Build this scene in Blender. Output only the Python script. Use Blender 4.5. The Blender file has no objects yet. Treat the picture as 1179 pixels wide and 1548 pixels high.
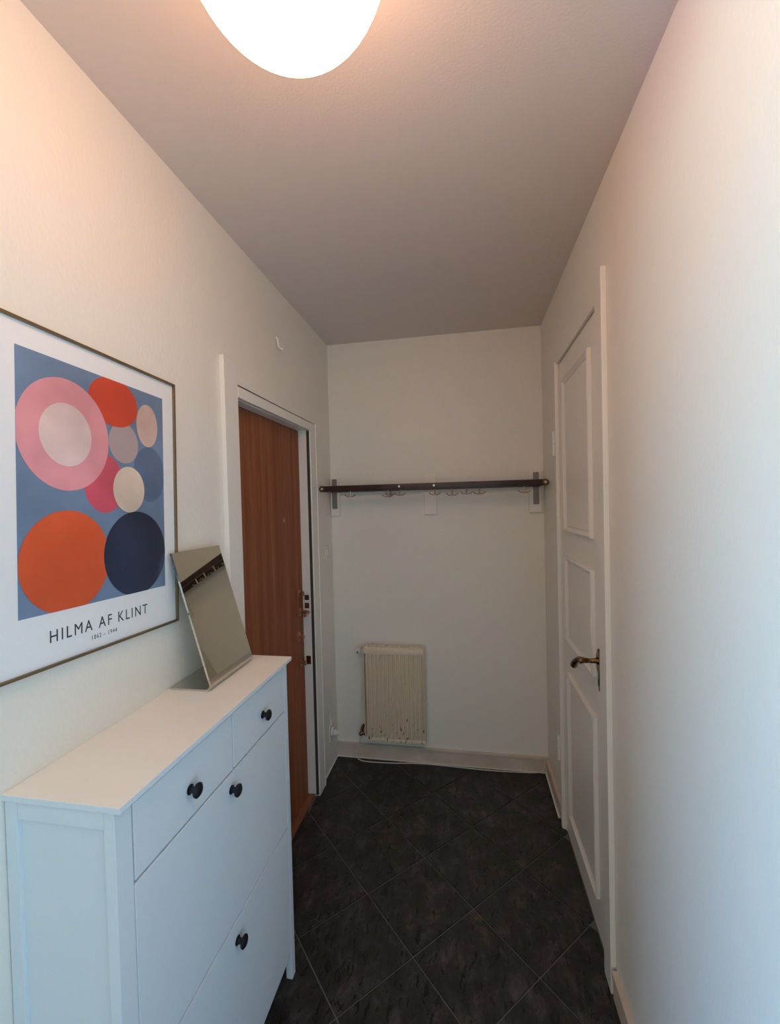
import bpy, bmesh, math, random
from mathutils import Vector, Matrix
S = bpy.context.scene
COL = S.collection
W, D, H = 1.234, 2.486, 2.5

# ------------------------------------------------------------ camera, light
def cam_matrix(yaw, pitch, roll, loc):
    cy, sy, cp, sp = math.cos(yaw), math.sin(yaw), math.cos(pitch), math.sin(pitch)
    F = Vector((sy*cp, cy*cp, sp)); r = Vector((cy, -sy, 0)); u = r.cross(F)
    cr, sr = math.cos(roll), math.sin(roll)
    r2, u2 = cr*r + sr*u, -sr*r + cr*u
    m = Matrix((r2, u2, -F)).transposed().to_4x4(); m.translation = loc
    return m
cd = bpy.data.cameras.new('camera'); cam = bpy.data.objects.new('camera', cd); COL.objects.link(cam)
cam.matrix_world = cam_matrix(-.1775, -.0192, -.0247, Vector((.8076, 0, 1.5344)))
cd.sensor_fit = 'HORIZONTAL'; cd.sensor_width = 36; cd.lens = 643.26/1179*36; cd.clip_start = .02
S.camera = cam
vs = S.view_settings
vs.view_transform = 'Standard'; vs.look = 'None'; vs.gamma = 1; vs.exposure = 0; vs.use_curve_mapping = False

world = bpy.data.worlds.new('world'); S.world = world; world.use_nodes = True
bg = world.node_tree.nodes['Background']; bg.inputs[0].default_value = (.55, .43, .31, 1); bg.inputs[1].default_value = 1     # added warm fill in place of unseen rooms behind the camera

def area(name, loc, target, sx, sy, power, color):
    l = bpy.data.lights.new(name, 'AREA'); l.shape = 'RECTANGLE'; l.size = sx; l.size_y = sy
    l.energy = power; l.color = color
    o = bpy.data.objects.new(name, l); COL.objects.link(o); o.location = loc
    o.rotation_euler = (Vector(target)-Vector(loc)).to_track_quat('-Z', 'Y').to_euler()
    return o
LAMP = 9.3
area('window_upper', (-1.2, -.5, 1.5), (1.2, .5, 1.5), .8, 1.2, 56, (.52, 1, .72))       # daylight through the opening on the left
area('window_lower', (-1.2, -.5, .7), (1.2, .5, .5), .8, 1.2, 58, (.0, .12, 1))
area('rear_daylight', (.6, -2.3, 1.25), (.5, 1, .9), 1.2, 1.8, 4, (.45, .9, 1))

# ------------------------------------------------------------ materials
def mat(name, color, rough=.5, metal=0, spec=.5, coat=0):
    m = bpy.data.materials.new(name); m.use_nodes = True
    b = m.node_tree.nodes['Principled BSDF']
    b.inputs['Base Color'].default_value = (*color, 1); b.inputs['Roughness'].default_value = rough
    b.inputs['Metallic'].default_value = metal; b.inputs['Specular IOR Level'].default_value = spec
    b.inputs['Coat Weight'].default_value = coat
    return m
def nd(m, t, **kw):
    n = m.node_tree.nodes.new(t)
    for k, v in kw.items():
        if k in n.inputs: n.inputs[k].default_value = v
        else: setattr(n, k, v)
    return n
def ln(m, a, ao, b, bi): m.node_tree.links.new(a.outputs[ao], b.inputs[bi])
def coords(m, scale=(1, 1, 1)):
    tc = nd(m, 'ShaderNodeTexCoord'); mp = nd(m, 'ShaderNodeMapping'); mp.inputs['Scale'].default_value = scale
    ln(m, tc, 'Object', mp, 'Vector'); return mp
def add_bump(m, scale, dist, stretch=(1, 1, 1), detail=4, strength=1):
    mp = coords(m, stretch); n = nd(m, 'ShaderNodeTexNoise', Scale=scale, Detail=detail)
    ln(m, mp, 0, n, 'Vector')
    b = nd(m, 'ShaderNodeBump', Strength=strength, Distance=dist); ln(m, n, 'Fac', b, 'Height')
    ln(m, b, 0, m.node_tree.nodes['Principled BSDF'], 'Normal'); return b, n
def mottle(m, c1, c2, scale, detail=4, stretch=(1, 1, 1), lo=.35, hi=.65):
    mp = coords(m, stretch); n = nd(m, 'ShaderNodeTexNoise', Scale=scale, Detail=detail); ln(m, mp, 0, n, 'Vector')
    r = nd(m, 'ShaderNodeValToRGB'); r.color_ramp.elements[0].position = lo; r.color_ramp.elements[1].position = hi
    r.color_ramp.elements[0].color = (*c1, 1); r.color_ramp.elements[1].color = (*c2, 1)
    ln(m, n, 'Fac', r, 0); ln(m, r, 0, m.node_tree.nodes['Principled BSDF'], 'Base Color'); return r

M = {}
WALLC = (.885, .855, .785)
M['wall'] = mat('wall_paint', WALLC, .55)
mottle(M['wall'], (.873, .843, .768), (.897, .866, .80), 1.6)
b1, _ = add_bump(M['wall'], 110, .0009, (1, 1, .6), 4, .7)
mp = coords(M['wall'], (1, 1, .55)); n2 = nd(M['wall'], 'ShaderNodeTexNoise', Scale=17, Detail=2); ln(M['wall'], mp, 0, n2, 'Vector')
b2 = nd(M['wall'], 'ShaderNodeBump', Strength=.45, Distance=.0018); ln(M['wall'], n2, 'Fac', b2, 'Height'); ln(M['wall'], b2, 0, b1, 'Normal')
M['ceiling'] = mat('ceiling_paint', (.78, .71, .67), .7); add_bump(M['ceiling'], 170, .0006, detail=3, strength=.6)
M['trim'] = mat('trim_paint', (.88, .85, .79), .32); add_bump(M['trim'], 14, .0006, (1, 1, .3), 2, .5)
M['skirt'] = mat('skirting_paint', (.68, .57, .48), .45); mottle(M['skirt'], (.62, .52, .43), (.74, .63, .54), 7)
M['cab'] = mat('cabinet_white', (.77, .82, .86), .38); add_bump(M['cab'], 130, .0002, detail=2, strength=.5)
M['cabtop'] = mat('cabinet_top_lamplit', (.86, .78, .68), .42); mottle(M['cabtop'], (.95, .87, .78), (.97, .90, .82), 5)  # white top, the lamp's warm light is painted into its colour
M['black'] = mat('knob_black', (.008, .008, .011), .4, spec=.35)
M['grout'] = mat('grout_grey', (.155, .145, .135), .85); add_bump(M['grout'], 300, .0008)
M['tile_side_shadow'] = mat('tile_edge_shadow', (.006, .005, .005), .8)  # near-black sides paint the shadow along the joint edges
M['slab'] = mat('floor_beyond', (.05, .045, .042), .6)
# slate-look ceramic
t = M['tile'] = mat('slate_tile', (.04, .036, .033), .42, spec=.45)
ob = nd(t, 'ShaderNodeObjectInfo'); tc = nd(t, 'ShaderNodeTexCoord'); va = nd(t, 'ShaderNodeVectorMath', operation='MULTIPLY_ADD')
va.inputs[1].default_value = (1, 1, 1)
cmb = nd(t, 'ShaderNodeCombineXYZ'); ml = nd(t, 'ShaderNodeMath', operation='MULTIPLY'); ml.inputs[1].default_value = 9
ln(t, ob, 'Random', ml, 0); ln(t, ml, 0, cmb, 0); ln(t, ml, 0, cmb, 1); ln(t, tc, 'Object', va, 0); ln(t, cmb, 0, va, 2)
mp = nd(t, 'ShaderNodeMapping'); mp.inputs['Scale'].default_value = (1.35, .95, 1); ln(t, va, 0, mp, 0)
n1 = nd(t, 'ShaderNodeTexNoise', Scale=11, Detail=9, Roughness=.72, Distortion=.4); ln(t, mp, 0, n1, 'Vector')
r1 = nd(t, 'ShaderNodeValToRGB'); e = r1.color_ramp.elements
e[0].position = .34; e[0].color = (.010, .008, .007, 1); e[1].position = .72; e[1].color = (.105, .090, .082, 1)
k = e.new(.52); k.color = (.030, .025, .023, 1)
ln(t, n1, 'Fac', r1, 0)
mp3 = nd(t, 'ShaderNodeMapping'); mp3.inputs['Scale'].default_value = (2.3, .8, 1); ln(t, va, 0, mp3, 0)
n3 = nd(t, 'ShaderNodeTexNoise', Scale=26, Detail=3, Roughness=.62, Distortion=.9); ln(t, mp3, 0, n3, 'Vector')
r3 = nd(t, 'ShaderNodeValToRGB'); e = r3.color_ramp.elements
e[0].position = .375; e[0].color = (.10, .10, .10, 1); e[1].position = .42; e[1].color = (1, 1, 1, 1); ln(t, n3, 'Fac', r3, 0)
mx = nd(t, 'ShaderNodeMix', data_type='RGBA', blend_type='MULTIPLY'); mx.inputs[0].default_value = .9
t.node_tree.links.new(r1.outputs[0], mx.inputs[6]); t.node_tree.links.new(r3.outputs[0], mx.inputs[7])
t.node_tree.links.new(mx.outputs[2], t.node_tree.nodes['Principled BSDF'].inputs['Base Color'])
bb = nd(t, 'ShaderNodeBump', Strength=.8, Distance=.002); ln(t, r3, 0, bb, 'Height')
bb2 = nd(t, 'ShaderNodeBump', Strength=.6, Distance=.003); ln(t, n1, 'Fac', bb2, 'Height'); ln(t, bb, 0, bb2, 'Normal')
ln(t, bb2, 0, t.node_tree.nodes['Principled BSDF'], 'Normal')
# teak veneer
v = M['veneer'] = mat('teak_veneer', (.3, .12, .05), .5, spec=.25)
mp = coords(v, (9, 15, .45)); n = nd(v, 'ShaderNodeTexNoise', Scale=1.6, Detail=6, Roughness=.6, Distortion=.25); ln(v, mp, 0, n, 'Vector')
r = nd(v, 'ShaderNodeValToRGB'); e = r.color_ramp.elements
e[0].position = .3; e[0].color = (.225, .062, .023, 1); e[1].position = .72; e[1].color = (.43, .145, .058, 1); ln(v, n, 'Fac', r, 0)
mp = coords(v, (60, 160, 2.2)); nf = nd(v, 'ShaderNodeTexNoise', Scale=2.5, Detail=3); ln(v, mp, 0, nf, 'Vector')
rf = nd(v, 'ShaderNodeValToRGB'); rf.color_ramp.elements[0].position = .38; rf.color_ramp.elements[0].color = (.72, .68, .66, 1); rf.color_ramp.elements[1].position = .55; ln(v, nf, 'Fac', rf, 0)
mx = nd(v, 'ShaderNodeMix', data_type='RGBA', blend_type='MULTIPLY'); mx.inputs[0].default_value = .8
v.node_tree.links.new(r.outputs[0], mx.inputs[6]); v.node_tree.links.new(rf.outputs[0], mx.inputs[7])
v.node_tree.links.new(mx.outputs[2], v.node_tree.nodes['Principled BSDF'].inputs['Base Color'])
M['threshold'] = mat('threshold_wood', (.2, .07, .03), .5); mottle(M['threshold'], (.15, .045, .02), (.27, .10, .045), 6, stretch=(8, 1, 8))
M['rail'] = mat('dark_stained_wood', (.035, .014, .012), .35); mottle(M['rail'], (.022, .009, .008), (.055, .022, .018), 8, stretch=(1, 8, 8))
M['iron'] = mat('grey_metal', (.27, .235, .22), .45, .35)
M['steel'] = mat('bright_metal', (.7, .66, .6), .25, 1)
M['hook'] = mat('hook_metal', (.42, .35, .29), .32, .9)
M['board'] = mat('white_board', (.93, .87, .80), .5)
M['brass'] = mat('aged_brass', (.30, .19, .07), .3, 1); mottle(M['brass'], (.06, .035, .015), (.36, .24, .10), 60)
M['bronze'] = mat('dark_brass', (.20, .10, .055), .3, .9)
M['copper'] = mat('worn_brass', (.50, .27, .16), .28, .9)
M['mirror'] = mat('mirror_steel', (.72, .735, .655), .02, 1)
M['mirror_back'] = mat('brushed_steel', (.60, .58, .53), .28, 1)
M['plastic'] = mat('white_plastic', (.82, .79, .73), .35)
M['cable'] = mat('cable_white', (.75, .68, .60), .45)
M['gold'] = mat('gold_frame', (.27, .20, .12), .35, .7)
M['paper'] = mat('poster_paper', (.95, .96, .98), .5)
M['ink'] = mat('ink_dark', (.035, .035, .05), .5)
M['gasket_shade'] = mat('rubber_and_shade', (.055, .040, .032), .7)
M['hole'] = mat('dark_gap', (.01, .008, .007), .8)
def wash(name, c, s=7, a=.85, b=1.12):
    m = mat(name, c, .5); mottle(m, tuple(x*a for x in c), tuple(min(1, x*b) for x in c), s, 5); return m
M['sky_blue'] = wash('print_blue', (.19, .28, .43))
M['orange'] = wash('print_orange', (.84, .125, .04), 5)
M['navy'] = wash('print_navy', (.018, .030, .07), 9, .75, 1.3)
M['pink'] = wash('print_pink', (.86, .37, .42))
M['palepink'] = wash('print_pale_pink', (.86, .66, .64))
M['rose'] = wash('print_rose', (.72, .11, .17))
M['red'] = wash('print_red', (.76, .085, .04))
M['cream'] = wash('print_cream', (.84, .68, .56))
M['peach'] = wash('print_peach', (.74, .53, .46))
M['muted'] = wash('print_muted_blue', (.12, .18, .30))
M['mauve'] = wash('print_mauve', (.52, .42, .42))
# radiator enamel with rust
rd = M['radiator'] = mat('radiator_enamel', (.74, .64, .48), .42)
mp = coords(rd, (1, 1, .45)); n = nd(rd, 'ShaderNodeTexNoise', Scale=58, Detail=3, Roughness=.6); ln(rd, mp, 0, n, 'Vector')
tc = nd(rd, 'ShaderNodeTexCoord'); sx = nd(rd, 'ShaderNodeSeparateXYZ'); ln(rd, tc, 'Object', sx, 0)
mr = nd(rd, 'ShaderNodeMapRange'); mr.inputs['From Min'].default_value = .15; mr.inputs['From Max'].default_value = .36
mr.inputs['To Min'].default_value = .09; mr.inputs['To Max'].default_value = -.03; ln(rd, sx, 'Z', mr, 'Value')
ad = nd(rd, 'ShaderNodeMath', operation='ADD'); ln(rd, n, 'Fac', ad, 0); ln(rd, mr, 0, ad, 1)
rr = nd(rd, 'ShaderNodeValToRGB'); e = rr.color_ramp.elements
e[0].position = .685; e[0].color = (.86, .74, .58, 1); e[1].position = .73; e[1].color = (.10, .045, .02, 1); ln(rd, ad, 0, rr, 0)
ln(rd, rr, 0, rd.node_tree.nodes['Principled BSDF'], 'Base Color')
# lamp
lm = M['lamp'] = bpy.data.materials.new('opal_glass_lit'); lm.use_nodes = True
b = lm.node_tree.nodes['Principled BSDF']; b.inputs['Base Color'].default_value = (.9, .88, .84, 1); b.inputs['Roughness'].default_value = .3
b.inputs['Emission Color'].default_value = (1, .52, .30, 1); b.inputs['Emission Strength'].default_value = LAMP
# picture glazing
gl = M['glass'] = bpy.data.materials.new('glazing'); gl.use_nodes = True; nt = gl.node_tree
for n in list(nt.nodes):
    if n.type != 'OUTPUT_MATERIAL': nt.nodes.remove(n)
out = [n for n in nt.nodes if n.type == 'OUTPUT_MATERIAL'][0]
tr = nt.nodes.new('ShaderNodeBsdfTransparent'); gs = nt.nodes.new('ShaderNodeBsdfGlossy'); gs.inputs['Roughness'].default_value = .06
lw = nt.nodes.new('ShaderNodeLayerWeight'); fr = nt.nodes.new('ShaderNodeMath'); fr.operation = 'POWER'; fr.inputs[1].default_value = 4; nt.links.new(lw.outputs['Facing'], fr.inputs[0]); mxs = nt.nodes.new('ShaderNodeMixShader')
nt.links.new(fr.outputs[0], mxs.inputs[0]); nt.links.new(tr.outputs[0], mxs.inputs[1]); nt.links.new(gs.outputs[0], mxs.inputs[2]); nt.links.new(mxs.outputs[0], out.inputs[0])

# ------------------------------------------------------------ mesh helpers
def box(bm, x0, x1, y0, y1, z0, z1, bev=0):
    b2 = bmesh.new()
    vs_ = [b2.verts.new((x, y, z)) for x in (x0, x1) for y in (y0, y1) for z in (z0, z1)]
    for f in ((0, 1, 3, 2), (4, 6, 7, 5), (0, 4, 5, 1), (2, 3, 7, 6), (0, 2, 6, 4), (1, 5, 7, 3)): b2.faces.new([vs_[i] for i in f])
    bmesh.ops.recalc_face_normals(b2, faces=b2.faces)
    if bev: bmesh.ops.bevel(b2, geom=list(b2.edges), offset=bev, segments=2, affect='EDGES', profile=.6)
    me = bpy.data.meshes.new('t'); b2.to_mesh(me); b2.free(); bm.from_mesh(me); bpy.data.meshes.remove(me)
def bx(*a): bm = bmesh.new(); box(bm, *a); return bm
def tube(bm, pts, r, seg=10, closed=False):
    pts = [Vector(p) for p in pts]; n = len(pts); rings = []
    rad = r if isinstance(r, (list, tuple)) else [r]*n
    up = None
    for i, p in enumerate(pts):
        t = (pts[min(i+1, n-1)]-pts[max(i-1, 0)]).normalized()
        if up is None:
            up = Vector((0, 0, 1)) if abs(t.z) < .9 else Vector((1, 0, 0))
        a = (up - up.dot(t)*t).normalized(); up = a; b = t.cross(a)
        rings.append([bm.verts.new(p + rad[i]*(math.cos(k/seg*2*math.pi)*a + math.sin(k/seg*2*math.pi)*b)) for k in range(seg)])
    for i in range(n-1):
        for k in range(seg): bm.faces.new((rings[i][k], rings[i][(k+1) % seg], rings[i+1][(k+1) % seg], rings[i+1][k]))
    bm.faces.new(rings[0][::-1]); bm.faces.new(rings[-1])
def lathe(bm, prof, origin, axis, seg=24):
    """prof: (distance along axis, radius)"""
    axis = Vector(axis).normalized(); q = Vector((0, 0, 1)).rotation_difference(axis); o = Vector(origin); rings = []
    for d, r in prof:
        if r < 1e-5: rings.append([bm.verts.new(o + q @ Vector((0, 0, d)))])
        else: rings.append([bm.verts.new(o + q @ Vector((r*math.cos(k/seg*2*math.pi), r*math.sin(k/seg*2*math.pi), d))) for k in range(seg)])
    for a, b in zip(rings, rings[1:]):
        for k in range(seg):
            k2 = (k+1) % seg
            if len(a) == 1 and len(b) == 1: continue
            if len(a) == 1: bm.faces.new((a[0], b[k], b[k2]))
            elif len(b) == 1: bm.faces.new((a[k], b[0], a[k2]))
            else: bm.faces.new((a[k], b[k], b[k2], a[k2]))
    if len(rings[0]) > 1: bm.faces.new(rings[0])
    if len(rings[-1]) > 1: bm.faces.new(rings[-1][::-1])
def prism(bm, poly, d, axis='y'):
    """poly: list of 3D points, extruded by vector d"""
    a = [bm.verts.new(p) for p in poly]; b = [bm.verts.new(Vector(p)+Vector(d)) for p in poly]
    bm.faces.new(a); bm.faces.new(b[::-1])
    for i in range(len(a)):
        j = (i+1) % len(a); bm.faces.new((a[i], b[i], b[j], a[j]))
def obj(name, bm, m, parent=None, smooth=False, origin=None):
    bmesh.ops.recalc_face_normals(bm, faces=bm.faces)
    if origin is not None: bmesh.ops.translate(bm, verts=bm.verts, vec=-Vector(origin))
    me = bpy.data.meshes.new(name); bm.to_mesh(me); bm.free(); me.materials.append(M[m] if isinstance(m, str) else m)
    if smooth:
        for p in me.polygons: p.use_smooth = True
        try: me.set_sharp_from_angle(angle=math.radians(38))
        except Exception: pass
    o = bpy.data.objects.new(name, me); COL.objects.link(o)
    if origin is not None: o.location = origin
    if parent:
        o.parent = parent
        o.location = Vector(o.location) - world_loc(parent)
    return o
def world_loc(o):
    v = Vector((0, 0, 0))
    while o: v += Vector(o.location); o = o.parent
    return v
def thing(name, loc, label, cat, group=None):
    o = bpy.data.objects.new(name, None); COL.objects.link(o); o.location = loc; o.empty_display_size = .05
    o['label'] = label; o['category'] = cat
    if group: o['group'] = group
    return o
def tag(o, label, cat): o['label'] = label; o['category'] = cat; return o
def struct(name, bm, m, label, cat, smooth=False):
    o = obj(name, bm, m, smooth=smooth); o['kind'] = 'structure'; o['label'] = label; o['category'] = cat; return o
def sthing(name, loc, label, cat):
    o = thing(name, loc, label, cat); o['kind'] = 'structure'; return o

# ------------------------------------------------------------ shell
YB = -2.6            # the hallway runs on behind the camera
YL = .12             # left wall ends here: opening to a lit room
A1, B1, T1 = 1.404, 2.112, 1.93      # entrance door opening
bm = bmesh.new()
box(bm, -.14, 0, YL, A1, 0, H); box(bm, -.14, 0, B1, D+.1, 0, H); box(bm, -.14, 0, A1, B1, T1, H)
# plastered-over build-out above the door, thick at the near casing and dying into the wall
prism(bm, [(-.001, 1.40, 1.972), (.017, 1.40, 1.972), (.012, 2.19, 1.972), (-.001, 2.21, 1.972)], (0, 0, .078))
struct('wall_left', bm, 'wall', 'left wall of cream white textured paper with the brown door', 'wall')
struct('wall_back', bx(-.14, W+.14, D, D+.12, 0, H), 'wall', 'far end wall with coat rack and radiator', 'wall')
A2, B2, T2 = 1.458, 2.052, 2.160     # right door opening
bm = bmesh.new()
box(bm, W, W+.14, YB, A2, 0, H); box(bm, W, W+.14, B2, D, 0, H); box(bm, W, W+.14, A2, B2, T2, H)
struct('wall_right', bm, 'wall', 'right wall of pale textured paper with the white panelled door', 'wall')
struct('ceiling', bx(-2.4, W+.14, YB, D+.12, H, H+.1), 'ceiling', 'flat pinkish white painted ceiling', 'ceiling')

# floor: grout slab and diagonal tiles as single pieces
fl = bpy.data.objects.new('floor', None); COL.objects.link(fl); fl['kind'] = 'structure'; fl['label'] = 'floor of dark slate tiles laid diagonally with thin grey joints'; fl['category'] = 'floor'
bm = bmesh.new(); box(bm, -.03, W+.03, .1, D, -.06, -.0030)
obj('grout_bed', bm, 'grout', fl)
bm = bmesh.new(); box(bm, -2.4, W+.03, YB, .1, -.06, 0); obj('plain_floor', bm, 'slab', fl)
def clip(poly, x0, x1, y0, y1):
    for ax, lim, sgn in ((0, x0, 1), (0, x1, -1), (1, y0, 1), (1, y1, -1)):
        out = []
        for i in range(len(poly)):
            a, b = poly[i], poly[(i+1) % len(poly)]
            da, db = sgn*(a[ax]-lim), sgn*(b[ax]-lim)
            if da >= 0: out.append(a)
            if (da >= 0) != (db >= 0):
                s = da/(da-db); out.append((a[0]+s*(b[0]-a[0]), a[1]+s*(b[1]-a[1])))
        poly = out
        if not poly: return None
    return poly
rng = random.Random(4)
hd = .2055; gap = .0048
for i in range(-3, 6):
    for j in range(-9, 8):
        if (i+j) % 2: continue
        cx, cy = .598+i*hd, 1.396+hd+j*hd
        h = hd - gap*.7071
        poly = clip([(cx, cy-h), (cx+h, cy), (cx, cy+h), (cx-h, cy)], -.026 if cy > 1.2 else 0, W, .104, D-.002)
        if not poly or len(poly) < 3: continue
        ar = abs(sum(poly[k][0]*poly[(k+1) % len(poly)][1]-poly[(k+1) % len(poly)][0]*poly[k][1] for k in range(len(poly))))/2
        if ar < 6e-4: continue
        # keep the strip under the left wall only within the door opening
        if min(p[0] for p in poly) < 0 and (min(p[1] for p in poly) < A1+.01 or max(p[1] for p in poly) > B1-.01):
            poly = clip(poly, .0, W, .104, D-.002)
            if not poly: continue
        bm = bmesh.new(); c = (sum(p[0] for p in poly)/len(poly), sum(p[1] for p in poly)/len(poly))
        dz = rng.uniform(-.0004, .0003)
        lo = [bm.verts.new((x, y, -.006)) for x, y in poly]; mid = [bm.verts.new((x, y, -.0006+dz)) for x, y in poly]
        top = []
        for x, y in poly:
            d = Vector((c[0]-x, c[1]-y)); d = d.normalized()*.0008 if d.length > .004 else d*0
            top.append(bm.verts.new((x+d.x, y+d.y, dz)))
        n = len(poly)
        for A, B in ((lo, mid), (mid, top)):
            for q in range(n): bm.faces.new((A[q], A[(q+1) % n], B[(q+1) % n], B[q]))
        bm.faces.new(top); bm.faces.new(lo[::-1])
        to_ = obj('tile', bm, 'tile', fl); to_.data.materials.append(M['tile_side_shadow'])
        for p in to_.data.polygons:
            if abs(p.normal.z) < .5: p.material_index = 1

# skirtings
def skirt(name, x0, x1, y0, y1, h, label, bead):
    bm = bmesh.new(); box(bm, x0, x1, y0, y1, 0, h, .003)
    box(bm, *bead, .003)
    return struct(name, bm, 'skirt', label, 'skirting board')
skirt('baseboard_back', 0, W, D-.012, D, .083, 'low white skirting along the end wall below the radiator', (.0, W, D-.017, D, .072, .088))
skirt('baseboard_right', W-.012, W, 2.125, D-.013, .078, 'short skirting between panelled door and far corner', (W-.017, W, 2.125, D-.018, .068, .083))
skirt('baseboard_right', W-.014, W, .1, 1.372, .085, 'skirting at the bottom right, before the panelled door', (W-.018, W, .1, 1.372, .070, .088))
bm = bmesh.new(); box(bm, 0, .006, 2.215, D-.013, 0, .006, .002); struct('trim_1', bm, 'trim', 'thin white sealing bead at the foot of the left wall past the brown door', 'trim')
bm = bmesh.new(); box(bm, .0, W-.013, D-.019, D-.0125, 0, .005, .002); struct('trim_2', bm, 'trim', 'thin white sealing bead where the end wall skirting meets the tiles', 'trim')
bm = bmesh.new(); box(bm, W-.022, W-.0125, 2.125, D-.02, 0, .007, .002); struct('trim_3', bm, 'trim', 'thin white bead at the foot of the short right skirting', 'trim')

# ------------------------------------------------------------ entrance door casing + door
bm = bmesh.new()
box(bm, 0, .018, 1.316, 1.404, 0, 2.05, .003)
box(bm, 0, .019, 1.404, 2.13, 1.926, 1.966, .002)
box(bm, 0, .018, 2.1125, 2.19, 0, 1.968, .003)
box(bm, .0, .021, 2.19, 2.205, 0, 1.972, .004)
struct('trim_4', bm, 'trim', 'white painted casing around the brown entrance door', 'door casing')
XL = -.042
d1 = sthing('door_1', (XL, 1.75, 0), 'reddish brown wood veneer entrance door in the left wall, with locks', 'door')
bm = bmesh.new(); box(bm, XL-.045, XL, 1.405, 2.096, .02, T1-.008, .0015); obj('door_leaf', bm, 'veneer', d1)
bm = bmesh.new(); box(bm, -.10, .0, 2.0965, 2.1025, .02, T1-.003, .001); box(bm, -.10, 0, 1.4042, 2.11, T1-.006, T1-.001); obj('door_jamb', bm, 'trim', d1)
bm = bmesh.new(); box(bm, -.075, .011, 2.1032, 2.1122, .012, T1-.007); obj('weather_strip', bm, 'gasket_shade', d1)  # rubber seal, its dark brown also carries the shade of the slot
bm = bmesh.new(); box(bm, -.001, .0145, 1.372, 2.198, 1.9662, 1.9718); obj('head_seam_shade', bm, 'gasket_shade', d1)  # dark strip laid in the groove to paint its line of shade
bm = bmesh.new(); prism(bm, [(-.10, 1.405, 0.0005), (-.10, 1.405, .019), (-.035, 1.405, .019), (-.012, 1.405, .010), (-.010, 1.405, .0005)], (0, .705, 0)); obj('threshold', bm, 'threshold', d1)
def d1p(name, bm, m, sm=True): return obj(name, bm, m, d1, sm)
for z, y in ((1.090, 2.035), (.873, 2.020), (.735, 2.04)):
    bm = bmesh.new(); rr_ = .019 if z != .873 else .026
    lathe(bm, [(0, rr_), (.004, rr_), (.007, rr_*.75), (.007, .007), (.018, .007), (.020, .011), (.028, .013), (.032, .008), (.033, 0)], (XL, y, z), (1, 0, 0)); o = d1p('thumb_turn', bm, 'copper')
bm = bmesh.new()
lathe(bm, [(0, .022), (.004, .022), (.007, .014), (.012, .009), (.04, .009), (.042, 0)], (XL, 2.045, .994), (1, 0, 0))
tube(bm, [(XL+.036, 2.045, .994), (XL+.05, 2.042, .993), (XL+.052, 2.02, .992), (XL+.052, 1.985, .99)], [.009, .009, .008, .006], 10)
d1p('lever_handle', bm, 'copper')
for z0, z1 in ((1.045, 1.072), (1.002, 1.030), (.71, .752)):
    bm = bmesh.new(); box(bm, -.03, -.006, 2.0900, 2.0968, z0, z1, .001); d1p('strike_plate', bm, 'bronze', False)
bm = bmesh.new(); box(bm, -.036, -.004, 2.0915, 2.094, .955, 1.085, .0008); d1p('lock_face', bm, 'plastic', False)
bm = bmesh.new(); box(bm, -.030, -.010, 2.0895, 2.0917, .972, .986, .0008); d1p('bolt', bm, 'bronze', False)
bm = bmesh.new(); lathe(bm, [(0, .011), (.003, .011), (.004, .007), (.002, .006), (.002, 0)], (XL, 1.885, 1.470), (1, 0, 0)); d1p('peephole', bm, 'copper')

# ------------------------------------------------------------ panelled door on the right
bm = bmesh.new()
box(bm, W-.017, W, 1.382, 1.446, 0, 2.232, .003)
box(bm, W-.006, W, 1.446, 2.058, 2.168, 2.225, .002)
box(bm, W-.011, W, 2.058, 2.118, 0, 2.168, .003)
box(bm, W-.017, W, 2.062, 2.080, 0, 2.164, .004)
box(bm, W-.014, W, 1.448, 1.460, 0, 2.166, .004)
box(bm, W-.010, W, 1.46, 2.062, 2.152, 2.166, .002)
struct('trim_5', bm, 'trim', 'white painted casing around the panelled door on the right', 'door casing')
d2 = sthing('door_2', (W, 1.75, 0), 'white three panel interior door with brass lever in the right wall', 'door')
XR = W+.002
bm = bmesh.new(); box(bm, XR, XR+.038, 1.462, 2.050, .006, 2.150, .002); obj('door_leaf', bm, 'trim', d2)
def moulding(y0, y1, z0, z1, w=.021, t=.013):
    bm = bmesh.new()
    prof = [(0, 0), (0, t*.75), (w*.3, t), (w*.62, t*.55), (w, t*.25), (w, 0)]   # (inward, proud)
    rings = []
    for i, p in enumerate(prof):
        a, h = p; x = XR-.0005-h if h else XR+.004
        rings.append([bm.verts.new((x, y0+a, z0+a)), bm.verts.new((x, y1-a, z0+a)), bm.verts.new((x, y1-a, z1-a)), bm.verts.new((x, y0+a, z1-a))])
    for A, B in zip(rings, rings[1:]+rings[:1]):
        for k in range(4): bm.faces.new((A[k], A[(k+1) % 4], B[(k+1) % 4], B[k]))
    return bm
for y0, y1, z0, z1 in ((1.562, 1.962, 1.397, 2.052), (1.556, 1.955, .920, 1.288), (1.552, 1.948, .142, .782)):
    bm = bmesh.new(); box(bm, XR-.003, XR+.003, y0+.022, y1-.022, z0+.022, z1-.022, .0015); obj('door_panel', bm, 'trim', d2)
    obj('panel_moulding', moulding(y0, y1, z0, z1), 'trim', d2)
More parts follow.
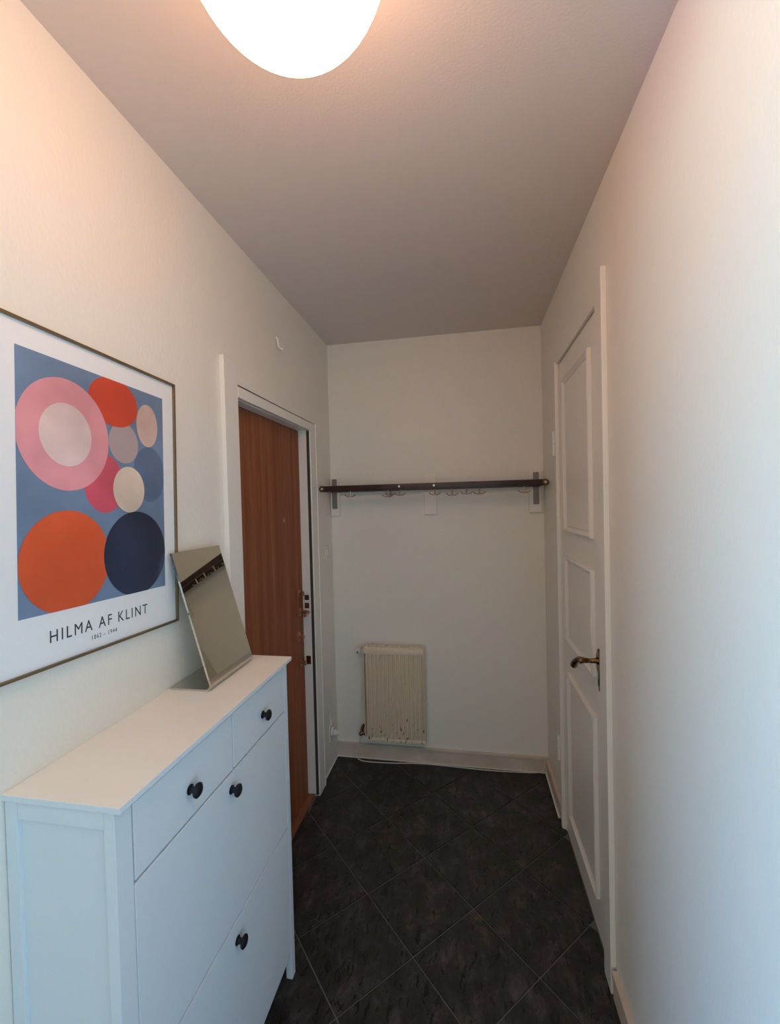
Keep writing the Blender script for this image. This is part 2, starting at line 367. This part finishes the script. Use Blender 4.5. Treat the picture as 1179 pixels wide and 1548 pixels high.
# handle
def plate_oval(yc, zc, ry, rz, th, m, name):
    bm = bmesh.new(); n = 20
    prism(bm, [(XR-.0005, yc+ry*math.cos(k/n*2*math.pi), zc+rz*math.sin(k/n*2*math.pi)*(1+.12*math.cos(4*k/n*2*math.pi))) for k in range(n)], (-th, 0, 0))
    return obj(name, bm, m, d2, True)
HY, HZ = 1.506, .990
ro = plate_oval(HY, HZ, .022, .040, .007, 'brass', 'handle_plate')
bm = bmesh.new()
lathe(bm, [(0, .015), (.006, .013), (.012, .0085), (.030, .0075), (.052, .0095), (.058, .012), (.064, .009), (.066, 0)], (XR-.003, HY, HZ+.004), (-1, 0, 0), 16)
xk = XR-.058
tube(bm, [(xk+.004, HY, HZ+.004), (xk-.004, HY+.012, HZ+.004), (xk-.008, HY+.030, HZ-.006), (xk-.010, HY+.048, HZ-.020), (xk-.010, HY+.066, HZ-.036), (xk-.009, HY+.074, HZ-.046)], [.011, .0095, .0085, .0110, .0125, .006], 12)
obj('lever_handle', bm, 'brass', d2, True)
kp = plate_oval(HY+.003, HZ-.068, .013, .028, .004, 'brass', 'keyhole_plate')
bm = bmesh.new(); box(bm, XR-.0056, XR-.004, HY+.0005, HY+.0055, HZ-.078, HZ-.060, .0003); obj('keyhole', bm, 'hole', d2)
for zc in (1.795, .367):
    for s in (0, 1):
        bm = bmesh.new(); z0 = zc-.056+s*.057
        tube(bm, [(W-.020, 2.088, z0), (W-.020, 2.088, z0+.055)], .0075, 12)
        if s: box(bm, W-.018, W-.010, 2.066, 2.09, z0+.002, z0+.052, .001)
        else: box(bm, W-.018, W-.011, 2.088, 2.108, z0+.002, z0+.052, .001)
        obj('hinge_leaf', bm, 'trim', d2, True)
bm = bmesh.new(); box(bm, W-.008, W+.02, 1.4605, 1.4618, .006, 2.150); obj('rebate_stop', bm, 'trim', d2)

# ------------------------------------------------------------ ceiling lamp
LC = Vector((.579, .565, 2.327)); LR = .1457
lp = thing('ceiling_lamp', (LC.x, LC.y, H), 'round opal glass globe lamp glowing on the ceiling', 'lamp')
bm = bmesh.new(); prof = [(LR*math.sin(a), LR*math.cos(a)) for a in [(-90+k*4.5)*math.pi/180 for k in range(0, 39)]]
prof[0] = (-LR, 0); lathe(bm, prof, LC, (0, 0, 1), 48); obj('glass_globe', bm, 'lamp', lp, True)
bm = bmesh.new(); lathe(bm, [(0, .052), (.030, .052), (.036, .050), (.0362, 0)], (LC.x, LC.y, H), (0, 0, -1), 32); obj('ceiling_mount', bm, 'plastic', lp, True)

# ------------------------------------------------------------ shoe cabinet
CX = .222; Y0, Y1 = .602, 1.290; ZT = 1.045
cb = thing('shoe_cabinet', (0.11, .95, 0), 'white shoe cabinet with warm lamp light tinted into its top, two drawers, two flaps and black knobs', 'cabinet')
def cp(name, bm, m='cab', par=None, sm=False): return obj(name, bm, m, par or cb, sm)
o = cp('cabinet_top', bx(.0, .237, .598, 1.298, 1.0335, ZT, .0012), 'cabtop'); o['label'] = 'white cabinet top with warm lamp light in its colour'
o.data.materials.append(M['cab'])
for p in o.data.polygons:
    if p.normal.z < .5: p.material_index = 1
for (y0, y1) in ((Y0, Y0+.037), (Y1-.024, Y1)):
    for (x0, x1) in ((.0015, .027), (CX-.021, CX)): cp('corner_post', bx(x0, x1, y0, y1, 0.001, 1.0335, .0015))
for ya, yb, s in ((Y0+.007, Y0+.017, 0), (Y1-.017, Y1-.007, 1)):
    bm = bmesh.new(); box(bm, .027, CX-.021, ya, yb, .10, 1.0335)
    for za, zb in ((1.000, 1.0335), (.09, .13)): box(bm, .027, CX-.021, ya-.006 if not s else ya, yb if not s else yb+.006, za, zb, .0015)
    cp('side_panel', bm)
cp('back_panel', bx(.004, .010, Y0+.038, Y1-.025, .10, 1.030))
cp('carcass', bx(.012, CX-.023, Y0+.038, Y1-.026, .10, 1.030), 'cab')
cp('top_rail', bx(CX-.020, CX-.002, Y0+.037, Y1-.024, 1.0215, 1.0335))
cp('bottom_rail', bx(CX-.020, CX-.002, Y0+.037, Y1-.024, .086, .100, .002))
cp('drawer_divider', bx(CX-.020, CX-.0015,   .9590, .9635, .880, 1.020, .001))
def knob(par, y, z, s=1):
    bm = bmesh.new()
    lathe(bm, [(-.001, .0105*s), (.002, .0105*s), (.004, .0070*s), (.010, .0060*s), (.013, .0095*s), (.016, .0145*s), (.020, .0152*s), (.0235, .011*s), (.0245, .004*s), (.0245, 0)], (CX, y, z), (1, 0, 0), 24)
    o = obj('knob', bm, 'black', par, True); o['label'] = 'black knob'
YA, YBc = Y0+.040, Y1-.0265
YF0 = Y0+.0385
dr = cp('drawer', bx(CX-.020, CX, YA, .9565, .8830, 1.0195, .0016)); knob(dr, .795, .943)
dr = cp('drawer', bx(CX-.020, CX, .9665, YBc, .8830, 1.0195, .0016)); knob(dr, 1.120, .941)
f1 = cp('flap_door', bx(CX-.020, CX, YF0, YBc, .508, .878, .0016)); knob(f1, .950, .838)
f2 = cp('flap_door', bx(CX-.020, CX, YF0, YBc, .103, .503, .0016)); knob(f2, .955, .453)

# ------------------------------------------------------------ table mirror
mi = thing('table_mirror', (.07, 1.13, ZT), 'tilted frameless mirror on a bent steel foot, standing on the cabinet', 'mirror')
def sheet(path, th, y0, y1):
    """thin sheet: 2D path (x,z) thickened, extruded along y"""
    P = [Vector(p) for p in path]; L, R_ = [], []
    for i, p in enumerate(P):
        t = (P[min(i+1, len(P)-1)]-P[max(i-1, 0)]).normalized(); n = Vector((-t.y, t.x))
        L.append(p+n*th/2); R_.append(p-n*th/2)
    loop = L+R_[::-1]; bm = bmesh.new(); n = len(P)
    a = [bm.verts.new((p.x, y0, p.y)) for p in loop]; b = [bm.verts.new((p.x, y1, p.y)) for p in loop]; m = len(loop)
    for i in range(m): bm.faces.new((a[i], b[i], b[(i+1) % m], a[(i+1) % m]))
    for i in range(n-1):
        for V in (a, b): bm.faces.new((V[i], V[i+1], V[m-2-i], V[m-1-i]))
    return bm
TH = .005; zb = ZT+.0003+TH/2
P0 = Vector((.131, zb)); P1 = Vector((.0225, 1.415)); dirv = (P1-P0).normalized(); R0 = .014
tl = R0/math.tan((math.acos(dirv.x))/2)*1.0
# fillet between base direction (+x) and dirv
ang = math.acos(max(-1, min(1, dirv.x)))           # turn angle
tl = R0*math.tan(ang/2)
c = Vector((P0.x-tl, zb+R0)); arc = [c+Vector((R0*math.sin(a), -R0*math.cos(a))) for a in [ang*k/10 for k in range(11)]]
ya, yb = 1.020, 1.243
o = obj('steel_foot', sheet([(.006, zb)]+[tuple(p) for p in arc]+[tuple(arc[-1]+dirv*.012)], TH, ya, yb), 'mirror_back', mi, True)
s0 = arc[-1]+dirv*.0121
o = obj('mirror_panel', sheet([tuple(s0), tuple(P1)], TH, ya, yb), 'mirror', mi)
nrm = Vector((-dirv.y, dirv.x))
bs, be = s0-nrm*(TH/2+.0004)*-1, P1+nrm*(TH/2+.0004)
o = obj('mirror_backing', sheet([tuple(s0+nrm*(TH/2+.0009)), tuple(P1+nrm*(TH/2+.0009))], .0012, ya+.001, yb-.001), 'mirror_back', mi)

# ------------------------------------------------------------ framed poster
th = math.radians(1.5)
pf = thing('framed_poster', (.0, .829, 1.586), 'framed poster of coloured circles on blue, thin gold frame, hanging slightly crooked', 'poster')
pf.rotation_euler = (-th, 0, 0)
def pp(name, bm, m, sm=False, label=None):
    me = bpy.data.meshes.new(name); bmesh.ops.recalc_face_normals(bm, faces=bm.faces); bm.to_mesh(me); bm.free(); me.materials.append(M[m])
    o = bpy.data.objects.new(name, me); COL.objects.link(o); o.parent = pf
    if label: o['label'] = label
    return o
FX0, FX1, FZ0, FZ1 = -.240, .236, -.356, .302
bm = bmesh.new(); fw = .0055
for a in ((FX0, FX1, FZ1-fw, FZ1), (FX0, FX1, FZ0, FZ0+fw), (FX0, FX0+fw, FZ0+fw, FZ1-fw), (FX1-fw, FX1, FZ0+fw, FZ1-fw)):
    box(bm, .0015, .0145, a[0], a[1], a[2], a[3], .0006)
pp('frame', bm, 'gold', label='thin gold frame')
pp('paper', bx(.003, .0080, FX0+fw, FX1-fw, FZ0+fw, FZ1-fw), 'paper')
AX0, AX1, AZ0, AZ1 = -.190, .191, -.251, .251
LAY = [0]
def printed(name, poly, m, label=None):
    LAY[0] += 1; x = .0080+LAY[0]*.00012; bm = bmesh.new()
    prism(bm, [(x-.00008, p[0], p[1]) for p in poly], (.00018, 0, 0)); return pp(name, bm, m, label=label)
def disc(cy, cz, ry, rz, m, label=None, n=64):
    poly = clip([(cy+ry*math.cos(k/n*2*math.pi), cz+rz*math.sin(k/n*2*math.pi)) for k in range(n)], AX0, AX1, AZ0, AZ1)
    return printed('printed_disc', poly, m, label)
printed('printed_background', [(AX0, AZ0), (AX1, AZ0), (AX1, AZ1), (AX0, AZ1)], 'sky_blue', 'blue background')
disc(.140, .042, .054, .070, 'muted', 'muted blue disc')
disc(.002, .010, .054, .066, 'rose', 'rose disc')
disc(.058, .110, .044, .048, 'mauve', 'mauve disc')
disc(.134, .166, .036, .054, 'peach', 'peach oval disc')
disc(.032, .200, .070, .056, 'red', 'red disc')
disc(-.090, .103, .103, .114, 'pink', 'large pink disc')
disc(-.090, .103, .058, .064, 'palepink', 'pale pink inner disc')
disc(.072, .000, .048, .055, 'cream', 'cream disc')
disc(-.090, -.155, .1005, .104, 'orange', 'large orange disc')
disc(.093, -.155, .0975, .102, 'navy', 'large navy disc')
def lettering(txt, ycen, z, height, width, name):
    cu = bpy.data.curves.new('t', 'FONT'); cu.body = txt; cu.align_x = 'CENTER'; cu.size = 1; cu.extrude = .0; cu.space_character = 1.28
    to = bpy.data.objects.new('t', cu); COL.objects.link(to); bpy.context.view_layer.update()
    me = bpy.data.meshes.new_from_object(to.evaluated_get(bpy.context.evaluated_depsgraph_get())); bpy.data.objects.remove(to)
    xs = [v.co.x for v in me.vertices]; ys = [v.co.y for v in me.vertices]
    sx_, sy_ = width/(max(xs)-min(xs)), height/(max(ys)-min(ys)); xm = (max(xs)+min(xs))/2; ym = min(ys)
    for v in me.vertices: v.co = (.0083, ycen+(v.co.x-xm)*sx_, z+(v.co.y-ym)*sy_)
    me.name = name; me.materials.clear(); me.materials.append(M['ink']); o = bpy.data.objects.new(name, me); COL.objects.link(o); o.parent = pf
    so = o.modifiers.new('s', 'SOLIDIFY'); so.thickness = .0003
lettering('HILMA AF KLINT', -.003, -.309, .0235, .256, 'lettering')
lettering('1862 \u2013 1944', -.004, -.330, .0095, .066, 'lettering')
pp('glazing', bx(.0112, .0124, FX0+fw, FX1-fw, FZ0+fw, FZ1-fw), 'glass')

# ------------------------------------------------------------ coat rack
cr = thing('coat_rack', (.61, D, 1.6), 'dark brown wooden coat rail with metal hooks on the end wall', 'coat rack')
YF, YR = 2.290, 2.444
for (x0, x1) in ((.003, .057), (.570, .638), (1.153, 1.220)):
    o = obj('mounting_board', bx(x0, x1, D-.020, D, 1.468, 1.700, .002), 'board', cr); o['label'] = 'white mounting board'
for y in (YF, YR):
    bm = bmesh.new(); box(bm, .012, 1.212, y-.010, y+.010, 1.609, 1.642, .004); obj('rail', bm, 'rail', cr, True)
for xc in (.030, 1.190):
    bm = bmesh.new(); box(bm, xc-.015, xc+.015, D-.027, D-.0195, 1.512, 1.690, .0015); obj('wall_bracket', bm, 'iron', cr)
for xe, sgn in ((.0065, -1), (1.2175, 1)):
    bm = bmesh.new(); box(bm, xe-.0045, xe+.0045, YF-.008, D-.021, 1.617, 1.634, .001)
    obj('bracket_arm', bm, 'iron', cr, True)
    bm = bmesh.new(); lathe(bm, [(0, .016), (.004, .017), (.007, .014), (.0075, 0)], (xe+(.010 if sgn < 0 else -.010), YF-.0105, 1.626), (0, -1, 0), 20); obj('end_cap', bm, 'bronze', cr, True)
    bm = bmesh.new(); lathe(bm, [(0, .008), (.003, .007), (.005, .004), (.0055, 0)], (xe+(.010 if sgn < 0 else -.010), YF-.018, 1.626), (0, -1, 0), 16); obj('end_screw', bm, 'steel', cr, True)
for x in (.452, .640):
    bm = bmesh.new(); lathe(bm, [(0, .008), (.003, .0075), (.006, .0045), (.0065, 0)], (x, YF-.010, 1.627), (0, -1, 0), 16); obj('screw', bm, 'steel', cr, True)
def hook(x, y, zb, wd=.030, tilt=0):
    bm = bmesh.new()
    tube(bm, [(x, y, 1.609), (x, y-.002, zb+.006)], .0036, 8)
    for s in (-1, 1):
        pts = []
        for k in range(9):
            a = k/8; pts.append((x+s*wd*a**.8, y-.002-.006*a+tilt*s*a, zb+.013*a**2.6+.004*(1-a)**2))
        tube(bm, pts, [.0038, .0036, .0034, .0032, .0031, .003, .003, .0036, .0042], 8)
    lathe(bm, [(0, .0055), (.003, .006), (.006, 0)], (x, y-.002, zb+.004), (0, 0, -1), 10)
    obj('hook', bm, 'hook', cr, True)
for x, y, zb in ((.175, YF, 1.578), (.378, YR-.002, 1.584), (.387, YF, 1.572), (.456, YF, 1.578), (.644, YF, 1.576), (.736, YF, 1.570), (.811, YF, 1.575), (.877, YF, 1.573), (1.106, YF, 1.574)): hook(x, y, zb)

# ------------------------------------------------------------ radiator
ra = thing('radiator', (.37, D-.05, .14), 'cream ribbed radiator with rust spots on the end wall', 'radiator')
RX0, RX1, RZ0, RZ1 = .196, .548, .145, .702; RY = 2.420
def rp(name, bm, m='radiator', sm=True): return obj(name, bm, m, ra, sm)
rp('back_plate', bx(RX0+.004, RX1-.004, RY+.004, RY+.020, RZ0+.01, RZ1-.012, .002), sm=False)
nr = 14; pw = (RX1-RX0-.012)/nr
for k in range(nr):
    xc = RX0+.006+pw*(k+.5); bm = bmesh.new(); n = 14; h = pw*.31
    rings = []
    for z, sc in ((RZ0+.012, .25), (RZ0+.022, .75), (RZ0+.036, 1), (RZ1-.058, 1), (RZ1-.045, .8), (RZ1-.034, .3)):
        rings.append([bm.verts.new((xc+h*math.cos(a), RY+.006-(.024*sc)*math.sin(a), z)) for a in [math.pi*i/(n-1) for i in range(n)]])
    for A, B in zip(rings, rings[1:]):
        for i in range(n-1): bm.faces.new((A[i], A[i+1], B[i+1], B[i]))
        bm.faces.new((A[n-1], A[0], B[0], B[n-1]))
    bm.faces.new(rings[0]); bm.faces.new(rings[-1][::-1])
    rp('rib', bm)
rp('top_header', bx(RX0, RX1, RY-.013, RY+.022, RZ1-.046, RZ1-.010, .009))
rp('bottom_header', bx(RX0, RX1, RY-.010, RY+.022, RZ0, RZ0+.020, .004))
bm = bmesh.new(); box(bm, RX0+.002, RX1-.002, RY-.004, RY+.050, RZ1-.012, RZ1-.006, .001)
for k in range(nr): box(bm, RX0+.008+pw*(k+.12), RX0+.008+pw*(k+.62), RY+.000, RY+.045, RZ1-.006, RZ1-.0005, .001)
rp('top_grille', bm, sm=False)
for x in (RX0-.003, RX1-.001):
    rp('side_plate', bx(x, x+.004, RY-.012, RY+.050, RZ0, RZ1-.006, .001), sm=False)
for xb in (RX0+.05, RX1-.07): rp('wall_bracket', bx(xb, xb+.02, RY+.02, D, RZ1-.12, RZ1-.08), 'iron', False)
bm = bmesh.new(); tube(bm, [(RX0, RY+.012, RZ1-.030), (RX0-.028, RY+.012, RZ1-.030), (RX0-.034, RY+.020, RZ1-.030), (RX0-.034, D, RZ1-.030)], .008, 10); rp('top_pipe', bm, 'cable')
bm = bmesh.new(); lathe(bm, [(0, .010), (.004, .015), (.020, .016), (.026, .012), (.027, 0)], (RX0-.034, RY+.008, RZ1-.028), (0, -1, 0), 16); o = rp('valve_knob', bm, 'plastic'); o['label'] = 'white valve knob'
bm = bmesh.new(); lathe(bm, [(0, .005), (.001, 0)], (RX0-.034, RY-.0192, RZ1-.032), (0, -1, 0), 10); rp('knob_screw', bm, 'hole')
bm = bmesh.new(); tube(bm, [(RX0, RY+.010, RZ0+.030), (RX0-.018, RY+.010, RZ0+.032), (RX0-.028, RY+.014, RZ0+.040), (RX0-.030, RY+.03, RZ0+.048), (RX0-.030, D, RZ0+.050)], .0095, 10); rp('bottom_pipe', bm, 'bronze')
bm = bmesh.new(); lathe(bm, [(0, .012), (.014, .012), (.018, .009), (.022, 0)], (RX0-.026, RY+.012, RZ0+.034), (-.5, -.5, -.45), 14); rp('union_nut', bm, 'bronze')

# ------------------------------------------------------------ small things on the left wall
sk = thing('wall_socket', (0, 2.365, .214), 'small white wall socket low on left wall near the far corner', 'socket')
obj('socket_plate', bx(0, .008, 2.325, 2.405, .165, .255, .003), 'plastic', sk)
bm = bmesh.new(); lathe(bm, [(0, .028), (.012, .027), (.013, .021), (.009, .019), (.009, 0)], (.007, 2.365, .210), (1, 0, 0), 24); obj('socket_ring', bm, 'plastic', sk, True)
bm = bmesh.new(); box(bm, 0, .007, 2.352, 2.360, .255, .330, .002); obj('cable_duct', bm, 'plastic', sk)
pl = bmesh.new(); lathe(pl, [(0, .018), (.015, .018), (.026, .011), (.034, .006), (.036, 0)], (.0165, 2.365, .205), (1, 0, -.15), 16); tag(obj('plug', pl, 'plastic', None, True), 'white plug pushed into the low socket by the far corner', 'plug')
sw = thing('wall_switch', (0, 2.372, 1.262), 'small white light switch on left wall beside brown door casing', 'switch')
obj('switch_plate', bx(0, .007, 2.345, 2.400, 1.225, 1.300, .003), 'plastic', sw)
obj('rocker', bx(.006, .013, 2.360, 2.386, 1.243, 1.282, .002), 'plastic', sw)
bm = bmesh.new(); tube(bm, [(0.001, 1.768, 2.275), (.006, 1.768, 2.272), (.010, 1.768, 2.260), (.010, 1.770, 2.245), (.012, 1.773, 2.234), (.018, 1.780, 2.229), (.022, 1.786, 2.232)], [.006, .006, .0055, .0055, .0055, .0055, .006], 10)
tag(obj('wall_hook', bm, 'plastic', None, True), 'tiny white hook high on left wall above brown door', 'hook')
# cable along the floor
pts = [(.172, 2.458, .165), (.152, 2.456, .12), (.128, 2.452, .07), (.128, 2.446, .024), (.145, 2.440, .006), (.19, 2.434, .0038), (.27, 2.436, .0036), (.36, 2.442, .0036), (.46, 2.455, .0036), (.56, 2.460, .0036), (.72, 2.455, .0036), (.88, 2.448, .0036), (1.02, 2.452, .0036), (1.14, 2.458, .004), (1.195, 2.462, .010), (1.21, 2.464, .035), (1.212, 2.465, .075)]
cu = bpy.data.curves.new('cable', 'CURVE'); cu.dimensions = '3D'; cu.bevel_depth = .0028; cu.bevel_resolution = 3
sp = cu.splines.new('NURBS'); sp.points.add(len(pts)-1); sp.use_endpoint_u = True; sp.order_u = 3
for p, q in zip(sp.points, pts): p.co = (*q, 1)
to = bpy.data.objects.new('t', cu); COL.objects.link(to); bpy.context.view_layer.update()
me = bpy.data.meshes.new_from_object(to.evaluated_get(bpy.context.evaluated_depsgraph_get())); bpy.data.objects.remove(to)
me.materials.clear(); me.materials.append(M['cable']); me.name = 'power_cable'
for p in me.polygons: p.use_smooth = True
co = bpy.data.objects.new('power_cable', me); COL.objects.link(co); tag(co, 'thin off-white cable lying along the foot of the end wall', 'cable')
